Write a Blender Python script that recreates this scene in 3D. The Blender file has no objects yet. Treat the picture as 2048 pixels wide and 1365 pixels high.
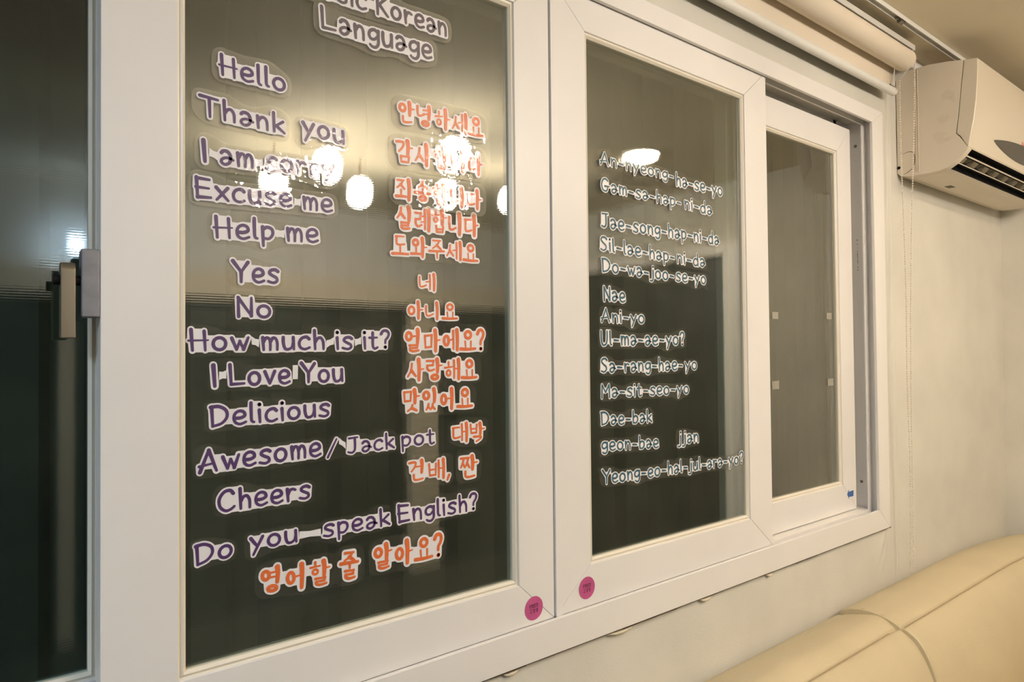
import bpy, bmesh, math, random
from mathutils import Vector, Matrix, noise
random.seed(7)
scene = bpy.context.scene
COL = scene.collection

# ------------------------------------------------------------------ camera
YAW, PITCH, ROLL = 0.671109, 0.018120, -0.009736
fwd = Vector((math.sin(YAW)*math.cos(PITCH), math.cos(YAW)*math.cos(PITCH), math.sin(PITCH)))
rt = Vector((math.cos(YAW), -math.sin(YAW), 0)); up = rt.cross(fwd)
r2 = rt*math.cos(ROLL) + up*math.sin(ROLL); u2 = -rt*math.sin(ROLL) + up*math.cos(ROLL)
cd = bpy.data.cameras.new('camera'); cam = bpy.data.objects.new('camera', cd); COL.objects.link(cam)
M = Matrix((r2, u2, -fwd)).transposed().to_4x4(); M.translation = Vector((0, -0.95, 1.5))
cam.matrix_world = M
cd.sensor_width = 36; cd.lens = 36*1365/2048; cd.clip_start = 0.02
scene.camera = cam

# ------------------------------------------------------------------ world, exposure, area light
w = bpy.data.worlds.new('world'); scene.world = w; w.use_nodes = True
w.node_tree.nodes['Background'].inputs[0].default_value = (0.010, 0.014, 0.020, 1)
w.node_tree.nodes['Background'].inputs[1].default_value = 1.0
scene.view_settings.view_transform = 'Standard'; scene.view_settings.look = 'None'
scene.view_settings.gamma = 1; scene.view_settings.exposure = 0.0
scene.view_settings.use_curve_mapping = False
PENDANT_E, DISC_E, COOL_E, FILL_E = 102.0, 140.0, 600.0, 30.0
WARM = (1.0, 0.875, 0.75); WARM2 = (1.0, 0.80, 0.54); COOLC = (0.62, 0.80, 1.0)

# ------------------------------------------------------------------ materials
def mat(name, col, rough=0.5, metal=0.0, coat=0.0, noise_s=None, noise_a=0.06, bump=0.0, bump_s=60, spec=0.5, emit=None, es=0):
    m = bpy.data.materials.new(name); m.use_nodes = True
    nt = m.node_tree; b = nt.nodes['Principled BSDF']
    b.inputs['Base Color'].default_value = (*col, 1); b.inputs['Roughness'].default_value = rough
    b.inputs['Metallic'].default_value = metal; b.inputs['Coat Weight'].default_value = coat
    b.inputs['Coat Roughness'].default_value = 0.08
    b.inputs['Specular IOR Level'].default_value = spec
    if emit: b.inputs['Emission Color'].default_value = (*emit, 1); b.inputs['Emission Strength'].default_value = es
    tc = nt.nodes.new('ShaderNodeTexCoord')
    if noise_s:
        n = nt.nodes.new('ShaderNodeTexNoise'); n.inputs['Scale'].default_value = noise_s; n.inputs['Detail'].default_value = 6
        nt.links.new(tc.outputs['Object'], n.inputs['Vector'])
        r = nt.nodes.new('ShaderNodeValToRGB')
        r.color_ramp.elements[0].position = 0.3; r.color_ramp.elements[1].position = 0.7
        r.color_ramp.elements[0].color = (*[c*(1-noise_a) for c in col], 1)
        r.color_ramp.elements[1].color = (*[min(1, c*(1+noise_a)) for c in col], 1)
        nt.links.new(n.outputs['Fac'], r.inputs[0]); nt.links.new(r.outputs[0], b.inputs['Base Color'])
    if bump:
        n2 = nt.nodes.new('ShaderNodeTexNoise'); n2.inputs['Scale'].default_value = bump_s; n2.inputs['Detail'].default_value = 3
        nt.links.new(tc.outputs['Object'], n2.inputs['Vector'])
        bp = nt.nodes.new('ShaderNodeBump'); bp.inputs['Strength'].default_value = bump; bp.inputs['Distance'].default_value = 0.002
        nt.links.new(n2.outputs['Fac'], bp.inputs['Height']); nt.links.new(bp.outputs[0], b.inputs['Normal'])
        if coat: nt.links.new(bp.outputs[0], b.inputs['Coat Normal'])
    return m

def glass_mat(name, ior, rough, dust, tint, bump_s=None, bump_d=0.0, dustcol=(0.75, 0.70, 0.60), rib=False):
    m = bpy.data.materials.new(name); m.use_nodes = True; nt = m.node_tree; nt.nodes.clear()
    N = nt.nodes.new; L = nt.links.new
    out = N('ShaderNodeOutputMaterial'); tr = N('ShaderNodeBsdfTransparent'); tr.inputs[0].default_value = (*tint, 1)
    gl = N('ShaderNodeBsdfGlossy'); gl.inputs['Roughness'].default_value = rough; gl.inputs[0].default_value = (1, 1, 1, 1)
    # Schlick reflectance per surface, the same from both sides; `ior` is the reflectance at normal incidence
    ge = N('ShaderNodeNewGeometry'); dt = N('ShaderNodeVectorMath'); dt.operation = 'DOT_PRODUCT'
    L(ge.outputs['Incoming'], dt.inputs[0]); L(ge.outputs['Normal'], dt.inputs[1])
    ab = N('ShaderNodeMath'); ab.operation = 'ABSOLUTE'; L(dt.outputs['Value'], ab.inputs[0])
    om = N('ShaderNodeMath'); om.operation = 'SUBTRACT'; om.inputs[0].default_value = 1.0; L(ab.outputs[0], om.inputs[1])
    pw = N('ShaderNodeMath'); pw.operation = 'POWER'; pw.inputs[1].default_value = 4.5; L(om.outputs[0], pw.inputs[0])
    ma = N('ShaderNodeMath'); ma.operation = 'MULTIPLY_ADD'; ma.inputs[1].default_value = (1-ior) if ior > 0 else 0; ma.inputs[2].default_value = ior; L(pw.outputs[0], ma.inputs[0])
    mx = N('ShaderNodeMixShader'); L(ma.outputs[0], mx.inputs[0]); L(tr.outputs[0], mx.inputs[1]); L(gl.outputs[0], mx.inputs[2])
    df = N('ShaderNodeBsdfDiffuse'); df.inputs[0].default_value = (*dustcol, 1)
    m2 = N('ShaderNodeMixShader'); L(mx.outputs[0], m2.inputs[1]); L(df.outputs[0], m2.inputs[2]); L(m2.outputs[0], out.inputs[0])
    tc = N('ShaderNodeTexCoord')
    n = N('ShaderNodeTexNoise'); n.inputs['Scale'].default_value = 9; n.inputs['Detail'].default_value = 5
    L(tc.outputs['Object'], n.inputs['Vector'])
    mr = N('ShaderNodeMapRange'); mr.inputs[1].default_value = 0.3; mr.inputs[2].default_value = 0.75
    mr.inputs[3].default_value = dust*0.7; mr.inputs[4].default_value = dust*1.3
    L(n.outputs['Fac'], mr.inputs[0]); L(mr.outputs[0], m2.inputs[0])
    if bump_s:
        n2 = N('ShaderNodeTexNoise'); n2.inputs['Scale'].default_value = bump_s; n2.inputs['Detail'].default_value = 2
        L(tc.outputs['Object'], n2.inputs['Vector'])
        bp = N('ShaderNodeBump'); bp.inputs['Strength'].default_value = 1.0; bp.inputs['Distance'].default_value = bump_d
        L(n2.outputs['Fac'], bp.inputs['Height']); L(bp.outputs[0], gl.inputs['Normal'])
    if rib:
        wv = N('ShaderNodeTexWave'); wv.bands_direction = 'Z'; wv.inputs['Scale'].default_value = 300/ (2*math.pi)*2
        wv.inputs['Distortion'].default_value = 0.6; wv.inputs['Detail Scale'].default_value = 0.02
        L(tc.outputs['Object'], wv.inputs['Vector'])
        bp = N('ShaderNodeBump'); bp.inputs['Strength'].default_value = 1.0; bp.inputs['Distance'].default_value = 0.000006
        L(wv.outputs['Fac'], bp.inputs['Height']); L(bp.outputs[0], gl.inputs['Normal'])
    return m

PVC = mat('white_pvc', (0.80, 0.775, 0.745), 0.38, noise_s=5, noise_a=0.025)
PVC_BEAD = mat('cream_bead_pvc', (0.82, 0.76, 0.64), 0.3)
PVC_GREY = mat('shadow_gap_grey', (0.42, 0.42, 0.42), 0.6)
WALLP = mat('off_white_wallpaper', (0.65, 0.628, 0.555), 0.75, noise_s=3.5, noise_a=0.07, bump=0.25, bump_s=240)
CEIL = mat('ceiling_paper', (0.76, 0.68, 0.51), 0.8, noise_s=2.0, noise_a=0.05, bump=0.15, bump_s=120)
GREYW = mat('grey_fascia_paint', (0.60, 0.58, 0.55), 0.8, noise_s=3)
ROOMW = mat('cream_panel_wall', (0.62, 0.55, 0.44), 0.8, noise_s=3)
DARKFLOOR = mat('dark_floor', (0.045, 0.048, 0.038), 0.6, noise_s=4, noise_a=0.2)
DARKGLASS = mat('night_glass_door', (0.016, 0.020, 0.016), 0.35, noise_s=1.2, noise_a=0.35)
OUTSIDE = mat('corrugated_green_steel', (0.085, 0.09, 0.065), 0.6, noise_s=5, noise_a=0.15)
GLASS = glass_mat('window_glass', 0.175, 0.018, 0.033, (0.80, 0.85, 0.80), dustcol=(0.58, 0.56, 0.44), rib=True)
GLASS_REAR = glass_mat('rear_window_glass', 0.11, 0.02, 0.03, (0.80, 0.82, 0.76), dustcol=(0.62, 0.58, 0.42))
GLASS_LEFT = glass_mat('left_window_glass', 0.075, 0.04, 0.002, (0.70, 0.80, 0.80), rib=True)
FILM_LIT = glass_mat('lit_clear_film', 0.05, 0.03, 0.17, (0.93, 0.92, 0.88), bump_s=38, bump_d=0.0007, dustcol=(0.8, 0.74, 0.62))  # diffuse share raised to paint the light falling on the upper stickers
LAMW = mat('white_laminated_print', (0.81, 0.78, 0.79), 0.45, coat=0.5, bump=0.35, bump_s=40)
PURPLE = mat('purple_print', (0.075, 0.030, 0.125), 0.5, coat=0.4, bump=0.35, bump_s=40)
ORANGE = mat('orange_print', (0.72, 0.15, 0.035), 0.5, coat=0.4, bump=0.35, bump_s=40)
TEAL = mat('teal_print', (0.035, 0.11, 0.16), 0.5, coat=0.2)
FILM_DIM = glass_mat('dim_clear_film', 0.035, 0.03, 0.035, (0.95, 0.94, 0.90), bump_s=38, bump_d=0.0004, dustcol=(0.8, 0.74, 0.62))  # same film on the lower stickers, painted as less lit
LAMW2 = mat('white_matte_print', (0.86, 0.83, 0.82), 0.45, coat=0.25, bump=0.08, bump_s=40)
FILM2 = glass_mat('clear_thin_film', 0.02, 0.05, 0.05, (0.95, 0.95, 0.92), bump_s=38, bump_d=0.0002, dustcol=(0.8, 0.74, 0.62))
MAUVE = mat('grey_purple_print', (0.11, 0.085, 0.10), 0.5, coat=0.4, bump=0.35, bump_s=40)
PINK = mat('magenta_sticker_paper', (0.50, 0.085, 0.24), 0.5, noise_s=30, noise_a=0.08)
INK = mat('dark_purple_ink', (0.035, 0.01, 0.03), 0.6)
BLUE = mat('blue_arrow_tape', (0.05, 0.13, 0.36), 0.6)
TAPE = glass_mat('cloudy_adhesive_tape', 0.05, 0.3, 0.45, (0.9, 0.9, 0.85), bump_s=200, bump_d=0.002, dustcol=(0.7, 0.66, 0.55))
SCREW = mat('dull_screw_steel', (0.25, 0.23, 0.20), 0.35, metal=0.9)
LOCKM = mat('grey_lock_metal', (0.22, 0.22, 0.24), 0.5, metal=0.4, noise_s=60, noise_a=0.12)
LEVERM = mat('bronze_lever_metal', (0.24, 0.20, 0.14), 0.4, metal=0.7)
BLACK = mat('black_plastic', (0.006, 0.006, 0.006), 0.7, spec=0.2)
ACW = mat('aged_white_plastic', (0.70, 0.62, 0.50), 0.35, noise_s=4, noise_a=0.05)
ACF = mat('glossy_aged_front_plastic', (0.66, 0.59, 0.47), 0.2, noise_s=2, noise_a=0.03)
ACDIRT = mat('dusty_vane_plastic', (0.15, 0.125, 0.08), 0.8, noise_s=40, noise_a=0.3)
SMUDGE = glass_mat('grey_smudge', 0.0, 0.5, 0.05, (1, 1, 1), dustcol=(0.16, 0.13, 0.10))
GREYWIN = mat('dark_grey_display', (0.055, 0.05, 0.04), 0.35)
REDINK = mat('faded_red_ink', (0.55, 0.22, 0.18), 0.6)
ROLLERM = mat('cream_blind_fabric', (0.74, 0.65, 0.52), 0.8, noise_s=3, noise_a=0.02, bump=0.2, bump_s=400)
RODM = mat('white_rod_plastic', (0.78, 0.77, 0.72), 0.3)
BRACKM = mat('painted_bracket', (0.68, 0.66, 0.60), 0.4)
CHAINM = mat('ivory_bead_plastic', (0.78, 0.70, 0.58), 0.3)
SEAM_SHADE = mat('seam_groove_shade', (0.40, 0.31, 0.18), 0.8)  # darker leather tone standing in for shade in the seam groove
LEATHER = mat('cream_leather', (0.57, 0.48, 0.31), 0.42, noise_s=6, noise_a=0.04, bump=0.35, bump_s=330)
THREAD = mat('cream_thread', (0.60, 0.50, 0.30), 0.8)
DARKLINE = mat('dark_brown_line', (0.055, 0.03, 0.02), 0.9)
CAULK = mat('yellowed_caulk', (0.66, 0.58, 0.42), 0.6, bump=0.5)
LAMPG = mat('lit_globe_glass', (1, 0.9, 0.75), 0.4, emit=WARM, es=PENDANT_E)
LAMPD = mat('lit_downlight', (1, 0.9, 0.75), 0.4, emit=WARM2, es=DISC_E)
LAMPC = mat('lit_cool_lamp', (0.9, 0.95, 1), 0.4, emit=COOLC, es=COOL_E)
FILLP = mat('cool_fill_panel', (0.9, 0.95, 1), 0.4, emit=COOLC, es=FILL_E)
LAMPCAP = mat('lamp_cap', (0.25, 0.2, 0.15), 0.5)
MESH = None

# ------------------------------------------------------------------ helpers
def link(name, bm, m, parent=None, smooth=False, bevel=0.0, seg=2):
    me = bpy.data.meshes.new(name)
    bmesh.ops.recalc_face_normals(bm, faces=bm.faces[:])
    bm.to_mesh(me); bm.free()
    me.materials.append(m)
    if smooth:
        for p in me.polygons: p.use_smooth = True
    o = bpy.data.objects.new(name, me); COL.objects.link(o)
    if parent: o.parent = parent; o.matrix_parent_inverse = parent_inv(parent)
    if bevel:
        md = o.modifiers.new('bevel', 'BEVEL'); md.width = bevel; md.segments = seg; md.limit_method = 'ANGLE'; md.angle_limit = 0.6
        if not smooth:
            for p in me.polygons: p.use_smooth = True
            wn = o.modifiers.new('wn', 'WEIGHTED_NORMAL'); wn.keep_sharp = False
    return o
def parent_inv(p):
    T = Matrix.Translation(p.location); 
    q = p
    while q.parent: q = q.parent; T = Matrix.Translation(q.location) @ T if False else T
    return world_of(p).inverted()
def world_of(o):
    m = o.matrix_basis.copy()
    if o.parent: m = world_of(o.parent) @ o.matrix_parent_inverse @ m
    return m
def empty(name, loc, label=None, cat=None, group=None, kind=None):
    o = bpy.data.objects.new(name, None); COL.objects.link(o); o.location = loc; o.empty_display_size = 0.05
    return tag(o, label, cat, group, kind)
def tag(o, label=None, cat=None, group=None, kind=None):
    if label: o['label'] = label
    if cat: o['category'] = cat
    if group: o['group'] = group
    if kind: o['kind'] = kind
    return o
def box(bm, x0, x1, y0, y1, z0, z1):
    v = [bm.verts.new(p) for p in ((x0,y0,z0),(x1,y0,z0),(x1,y1,z0),(x0,y1,z0),(x0,y0,z1),(x1,y0,z1),(x1,y1,z1),(x0,y1,z1))]
    for f in ((0,1,2,3),(4,5,6,7),(0,1,5,4),(1,2,6,5),(2,3,7,6),(3,0,4,7)): bm.faces.new([v[i] for i in f])
def bx(*a):
    bm = bmesh.new(); box(bm, *a); return bm
def tube(bm, pts, r, n=10, cap=True):
    pts = [Vector(p) for p in pts]; rings = []
    for i, p in enumerate(pts):
        d = (pts[min(i+1, len(pts)-1)] - pts[max(i-1, 0)]).normalized()
        a = Vector((0,0,1)) if abs(d.z) < 0.9 else Vector((1,0,0))
        s = d.cross(a).normalized(); t = s.cross(d)
        rr = r[i] if isinstance(r, (list, tuple)) else r
        rings.append([bm.verts.new(p + (s*math.cos(2*math.pi*k/n) + t*math.sin(2*math.pi*k/n))*rr) for k in range(n)])
    for a, b in zip(rings, rings[1:]):
        for k in range(n): bm.faces.new((a[k], a[(k+1)%n], b[(k+1)%n], b[k]))
    if cap: bm.faces.new(rings[0]); bm.faces.new(rings[-1][::-1])
def prism_x(bm, prof, x0, x1):
    a = [bm.verts.new((x0, y, z)) for y, z in prof]; b = [bm.verts.new((x1, y, z)) for y, z in prof]
    n = len(prof)
    for k in range(n): bm.faces.new((a[k], a[(k+1)%n], b[(k+1)%n], b[k]))
    bm.faces.new(a); bm.faces.new(b[::-1])
def cylinder_y(bm, x, z, y0, y1, r, n=32):
    tube(bm, [(x, y0, z), (x, y1, z)], r, n)
def sphere(bm, c, r, u=16, v=10, zmin=-1, zmax=1):
    rings = []
    for j in range(v+1):
        t = zmin + (zmax-zmin)*j/v
        rings.append([bm.verts.new((c[0]+r*math.sqrt(max(0,1-t*t))*math.cos(2*math.pi*k/u), c[1]+r*math.sqrt(max(0,1-t*t))*math.sin(2*math.pi*k/u), c[2]+r*t)) for k in range(u)])
    for a, b in zip(rings, rings[1:]):
        for k in range(u): bm.faces.new((a[k], a[(k+1)%u], b[(k+1)%u], b[k]))
    bmesh.ops.remove_doubles(bm, verts=bm.verts[:], dist=1e-6)
def mitred(bm, x0, x1, z0, z1, wl, wr, wb, wt, y0, y1, gap=0.00018):
    """four mitred members of a rectangular frame, hairline joints left open"""
    O = [(x0,z0),(x1,z0),(x1,z1),(x0,z1)]; I = [(x0+wl,z0+wb),(x1-wr,z0+wb),(x1-wr,z1-wt),(x0+wl,z1-wt)]
    for k in range(4):
        j = (k+1)%4
        q = [O[k], O[j], I[j], I[k]]
        e = Vector((O[j][0]-O[k][0], O[j][1]-O[k][1])).normalized()*gap
        q = [(q[0][0]+e.x, q[0][1]+e.y), (q[1][0]-e.x, q[1][1]-e.y), (q[2][0]-e.x, q[2][1]-e.y), (q[3][0]+e.x, q[3][1]+e.y)]
        a = [bm.verts.new((p[0], y0, p[1])) for p in q]; b = [bm.verts.new((p[0], y1, p[1])) for p in q]
        for i in range(4): bm.faces.new((a[i], a[(i+1)%4], b[(i+1)%4], b[i]))
        bm.faces.new(a); bm.faces.new(b[::-1])
def member_y(bm, q, y0, y1):
    a = [bm.verts.new((p[0], y0, p[1])) for p in q]; b = [bm.verts.new((p[0], y1, p[1])) for p in q]
    n = len(q)
    for i in range(n): bm.faces.new((a[i], a[(i+1)%n], b[(i+1)%n], b[i]))
    bm.faces.new(a); bm.faces.new(b[::-1])
# ------------------------------------------------------------------ the room
ZC = 2.458; XE = 3.353; XL = -2.6; YB = -3.2
WX0, WX1, WZ0, WZ1 = -0.735, 2.19, 0.99, 2.218      # hole for the window
def wall_y(x, z):
    """front of the wallpaper: shallow wrinkles, a paper ridge right of the window, slack folds at the corner of the sill"""
    y = 0.0
    y += 0.0022*noise.noise(Vector((x*2.2, 3.1, z*5.5))) + 0.0010*noise.noise(Vector((x*9, 1.7, z*16)))
    if x > 2.19:
        xr = 2.287 + 0.004*noise.noise(Vector((0.3, 0.2, z*2.2)))
        y -= 0.006*math.exp(-((x-xr)/0.006)**2)
        y -= 0.003*math.exp(-((x-xr-0.022)/0.007)**2)
    if 1.9 < x < 2.3 and z < 0.98:
        t = (x-2.26)*0.8 - (z-0.955)*0.55
        y -= 0.0045*math.exp(-((t+0.02)/0.008)**2)*math.exp(-((z-0.90)/0.05)**2)*min(1, max(0, (x-1.9)*6))
        y -= 0.003*math.exp(-((t-0.015)/0.006)**2)*math.exp(-((z-0.87)/0.06)**2)
    return y
def grid(bm, x0, x1, z0, z1, nx, nz):
    R = [[bm.verts.new((x0+(x1-x0)*i/nx, wall_y(x0+(x1-x0)*i/nx, z0+(z1-z0)*j/nz), z0+(z1-z0)*j/nz)) for i in range(nx+1)] for j in range(nz+1)]
    for j in range(nz):
        for i in range(nx): bm.faces.new((R[j][i], R[j][i+1], R[j+1][i+1], R[j+1][i]))
bm = bmesh.new()
grid(bm, 0.3, WX1, 0.55, WZ0, 190, 60); grid(bm, WX1, 2.42, 0.55, ZC, 70, 160); grid(bm, 2.42, XE, 0.55, ZC, 60, 60)
grid(bm, 0.3, WX1, WZ1, ZC, 40, 8)
wall = link('wall_window_side', bm, WALLP, smooth=True); tag(wall, kind='structure')
bm = bmesh.new()
for a in ((XL, WX0, 0.01, 0.14, 0, ZC), (WX0, WX1, 0.01, 0.14, 0, WZ0), (WX0, WX1, 0.01, 0.14, WZ1, ZC), (WX1, XE+0.12, 0.01, 0.14, 0, ZC)): box(bm, *a)
core = link('wall_core', bm, WALLP, wall)
tag(link('floor', bx(XL, XE, YB, 0.01, -0.1, 0), DARKFLOOR), kind='structure')
tag(link('ceiling', bx(XL-0.1, XE+0.12, YB-0.1, 0.14, ZC, ZC+0.1), CEIL), kind='structure')
tag(link('wall_left', bx(XL-0.1, XL, YB, 0.14, 0, ZC), ROOMW), kind='structure')
# right end wall with a dark glazed door further out in the room
bm = bmesh.new(); box(bm, XE, XE+0.12, -1.18, 0.01, 0, ZC); box(bm, XE, XE+0.12, -3.2, -1.18, 2.12, ZC)
we = link('wall_right', bm, WALLP); tag(we, kind='structure')
bm = bmesh.new()
for a in ((XE-0.01, XE+0.05, -1.31, -1.18, 0, 2.12), (XE-0.01, XE+0.05, -3.2, -3.12, 0, 2.12), (XE-0.01, XE+0.05, -3.12, -1.31, 2.05, 2.12)): box(bm, *a)
d = link('door_2', bm, PVC, bevel=0.003); tag(d, kind='structure')
link('door_glass', bx(XE+0.02, XE+0.04, -3.12, -1.31, 0.02, 2.05), DARKGLASS, d)
# opposite side: fascia above dark glazed doors
bo = link('wall_opposite', bx(XL, XE, YB-0.1, YB, 1.83, ZC), GREYW); tag(bo, kind='structure')
bm = bmesh.new()
for x0, x1 in ((XL, XL+0.1), (-0.9, -0.83), (0.36, 0.43), (2.40, 2.62)): box(bm, x0, x1, YB-0.08, YB+0.02, 0, 1.83)
d1 = link('door_1', bm, ROOMW, bevel=0.003); tag(d1, kind='structure')
link('door_glass', bx(XL, XE, YB-0.09, YB-0.05, 0, 1.83), DARKGLASS, d1)
bm = bmesh.new(); box(bm, XL, XE, YB, YB+0.05, 1.83, 1.99); tag(link('trim_2', bm, ROOMW), kind='structure')
# corrugated steel wall across the narrow gap outside the window
bm = bmesh.new(); prof = []
x = -1.5; k = 0
while x < 4.5:
    prof += [(x, 0.62), (x+0.07, 0.62), (x+0.09, 0.655), (x+0.15, 0.655)]; x += 0.17
a = [bm.verts.new((p[0], p[1], 0.0)) for p in prof]; b = [bm.verts.new((p[0], p[1], 2.9)) for p in prof]
for i in range(len(prof)-1): bm.faces.new((a[i], a[i+1], b[i+1], b[i]))
o = link('wall_outside', bm, OUTSIDE); tag(o, kind='structure')
sm = o.modifiers.new('s', 'SOLIDIFY'); sm.thickness = 0.003

# ------------------------------------------------------------------ window
FY = -0.012
win = empty('window_1', (0.75, 0, 0.945), kind='structure')
bm = bmesh.new()
FX0, FX1, FZ0, FZ1 = -0.78, 2.236, 0.950, 2.243
mitred(bm, FX0, FX1, FZ0, FZ1, 0.072, 0.072, 0.062, 0.044, FY, -0.003)
frame = link('window_frame', bm, PVC, win, bevel=0.0012)
bm = bmesh.new()
# jambs, head and sill behind the front lip, with the fin between the two tracks
JX = 2.188
box(bm, JX, FX1-0.004, -0.004, 0.10, FZ0+0.004, FZ1-0.004)
box(bm, FX0+0.004, FX0+0.05, -0.004, 0.10, FZ0+0.004, FZ1-0.004)
box(bm, FX0+0.05, JX, -0.004, 0.10, FZ0+0.004, 0.990)
box(bm, FX0+0.05, JX, -0.004, 0.10, 2.226, FZ1-0.004)
box(bm, FX0+0.05, JX, 0.0235, 0.10, 0.985, 1.0095); box(bm, 2.10, JX, 0.078, 0.10, 0.990, 2.226); box(bm, FX0+0.05, 2.12, 0.078, 0.10, 2.150, 2.226); box(bm, FX0+0.05, 2.12, 0.078, 0.10, 0.990, 1.05)
link('window_jamb', bm, PVC, win, bevel=0.001)
bm = bmesh.new()
mitred(bm, FX0+0.05, JX, 0.990, 2.226, 0.026, 0.026, 0.020, 0.026, 0.0190, 0.0235)
link('track_fin', bm, PVC, win, bevel=0.0008)

def sash(x0, x1, z0, z1, y0, wl, wr, wb, wt, glass, lock=False):
    """front face at y0; members mitred; bead set back; glass 10 mm behind the face"""
    bm = bmesh.new(); mitred(bm, x0, x1, z0, z1, wl, wr, wb, wt, y0, y0+0.036)
    s = link('sash', bm, PVC, win, bevel=0.0012)
    gx0, gx1, gz0, gz1 = x0+wl, x1-wr, z0+wb, z1-wt
    bw = 0.0095
    # glazing beads: sloped faces down to the pane
    O = [(gx0,gz0),(gx1,gz0),(gx1,gz1),(gx0,gz1)]; I = [(gx0+bw,gz0+bw),(gx1-bw,gz0+bw),(gx1-bw,gz1-bw),(gx0+bw,gz1-bw)]
    J = [(gx0+0.002,gz0+0.002),(gx1-0.002,gz0+0.002),(gx1-0.002,gz1-0.002),(gx0+0.002,gz1-0.002)]
    for k in range(4):
        j = (k+1)%4
        bm = bmesh.new()
        P = []
        for (o_, j_, i_) in ((O[k], J[k], I[k]), (O[j], J[j], I[j])):
            P.append([(o_[0], y0+0.004, o_[1]), (j_[0], y0+0.0045, j_[1]), ((j_[0]+i_[0])/2, y0+0.0022, (j_[1]+i_[1])/2), (i_[0], y0+0.0065, i_[1]), (i_[0], y0+0.016, i_[1]), (o_[0], y0+0.016, o_[1])])
        A = [bm.verts.new(p) for p in P[0]]; B = [bm.verts.new(p) for p in P[1]]
        for i in range(6): bm.faces.new((A[i], A[(i+1)%6], B[(i+1)%6], B[i]))
        bm.faces.new(A); bm.faces.new(B[::-1])
        link('glazing_bead', bm, PVC_BEAD, s)
    link('glass_pane', bx(gx0+0.004, gx1-0.004, y0+0.010, y0+0.014, gz0+0.004, gz1-0.004), glass, s)
    return s
S1 = sash(0.1225, 0.8485, 1.010, 2.212, 0.0, 0.0865, 0.083, 0.077, 0.078, GLASS)
S2 = sash(0.8515, 1.590, 1.010, 2.212, 0.0, 0.093, 0.097, 0.080, 0.079, GLASS)
S0 = sash(-0.53, 0.2085, 1.016, 2.200, 0.0465, 0.083, 0.083, 0.083, 0.083, GLASS_LEFT)
S3 = sash(1.483, 2.141, 1.012, 2.186, 0.0465, 0.083, 0.083, 0.083, 0.081, GLASS_REAR)
# narrow cover strip on the meeting stile
link('meeting_strip', bx(0.8518, 0.868, -0.0022, 0.0, 1.0105, 2.211), PVC, S2, bevel=0.0008)
# insulated-glass edge spacers seen just inside the beads of the big panes
# lock on the left edge of the first sash
lk = link('sash_lock', bx(0.103, 0.1227, 0.000, 0.024, 1.548, 1.630), LOCKM, S1, bevel=0.002)
bm = bmesh.new()
pr = []
for k in range(13):
    t = math.pi*k/12; pr.append((0.011*math.cos(t), 1.602+0.011*math.sin(t)))
pr = pr + [(-0.011, 1.523), (0.011, 1.523)]
a = [bm.verts.new((0.0825, 0.010+p[0], p[1])) for p in pr]; b = [bm.verts.new((0.0975, 0.010+p[0], p[1])) for p in pr]
n = len(pr)
for i in range(n): bm.faces.new((a[i], a[(i+1)%n], b[(i+1)%n], b[i]))
bm.faces.new(a); bm.faces.new(b[::-1])
link('lock_lever', bm, LEVERM, S1, bevel=0.0012)
bm = bmesh.new(); tube(bm, [(0.076, 0.010, 1.592), (0.105, 0.010, 1.592)], 0.006, 16)
link('lock_pivot', bm, BLACK, S1)
# dark brown gap strip and torn caulk under the frame
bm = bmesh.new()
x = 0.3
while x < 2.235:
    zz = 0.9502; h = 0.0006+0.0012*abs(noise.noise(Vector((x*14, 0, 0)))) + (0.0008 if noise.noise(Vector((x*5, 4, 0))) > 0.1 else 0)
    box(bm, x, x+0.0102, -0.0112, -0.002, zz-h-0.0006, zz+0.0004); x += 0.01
link('dark_gap_line', bm, DARKLINE, win)
for (cx, ln) in ((1.02, 0.085), (1.30, 0.05), (0.74, 0.04), (1.56, 0.03)):
    bm = bmesh.new(); pts = []; rr = []
    for i in range(12):
        t = i/11; pts.append((cx+ln*(t-0.5), -0.004-0.004*math.sin(math.pi*t), 0.9455-0.0035*math.sin(math.pi*t*1.0)+0.001*noise.noise(Vector((t*5, cx, 0)))))
        rr.append(0.0006+0.0028*math.sin(math.pi*t))
    tube(bm, pts, rr, 8); link('caulk_flake', bm, CAULK, win, smooth=True)
# screws and printed marks in the right-hand track
for z in (2.144, 1.088):
    bm = bmesh.new(); tube(bm, [(JX+0.0008, 0.052, z), (JX-0.0022, 0.052, z)], [0.0052, 0.0036], 16)
    link('track_screw', bm, SCREW, win)
bm = bmesh.new(); z = 1.75
while z < 1.85:
    h = random.choice((0.0012, 0.0025, 0.004)); box(bm, JX-0.0002, JX, 0.050, 0.0515+random.random()*0.001, z, z+h); z += h+random.choice((0.002, 0.006, 0.009))
link('printed_mark', bm, INK, win)

# ------------------------------------------------------------------ small stickers on the frame
def disc(bm, cx, cz, y, r, n=40, cut=False):
    c = []
    for k in range(n):
        t = 2*math.pi*k/n; px, pz = cx+r*math.cos(t), cz+r*math.sin(t)
        c.append(bm.verts.new((px, y, pz)))
    d = [bm.verts.new((v.co.x, y+0.0002, v.co.z)) for v in c]
    bm.faces.new(c); bm.faces.new(d[::-1])
    for i in range(n): bm.faces.new((c[i], c[(i+1)%n], d[(i+1)%n], d[i]))
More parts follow.
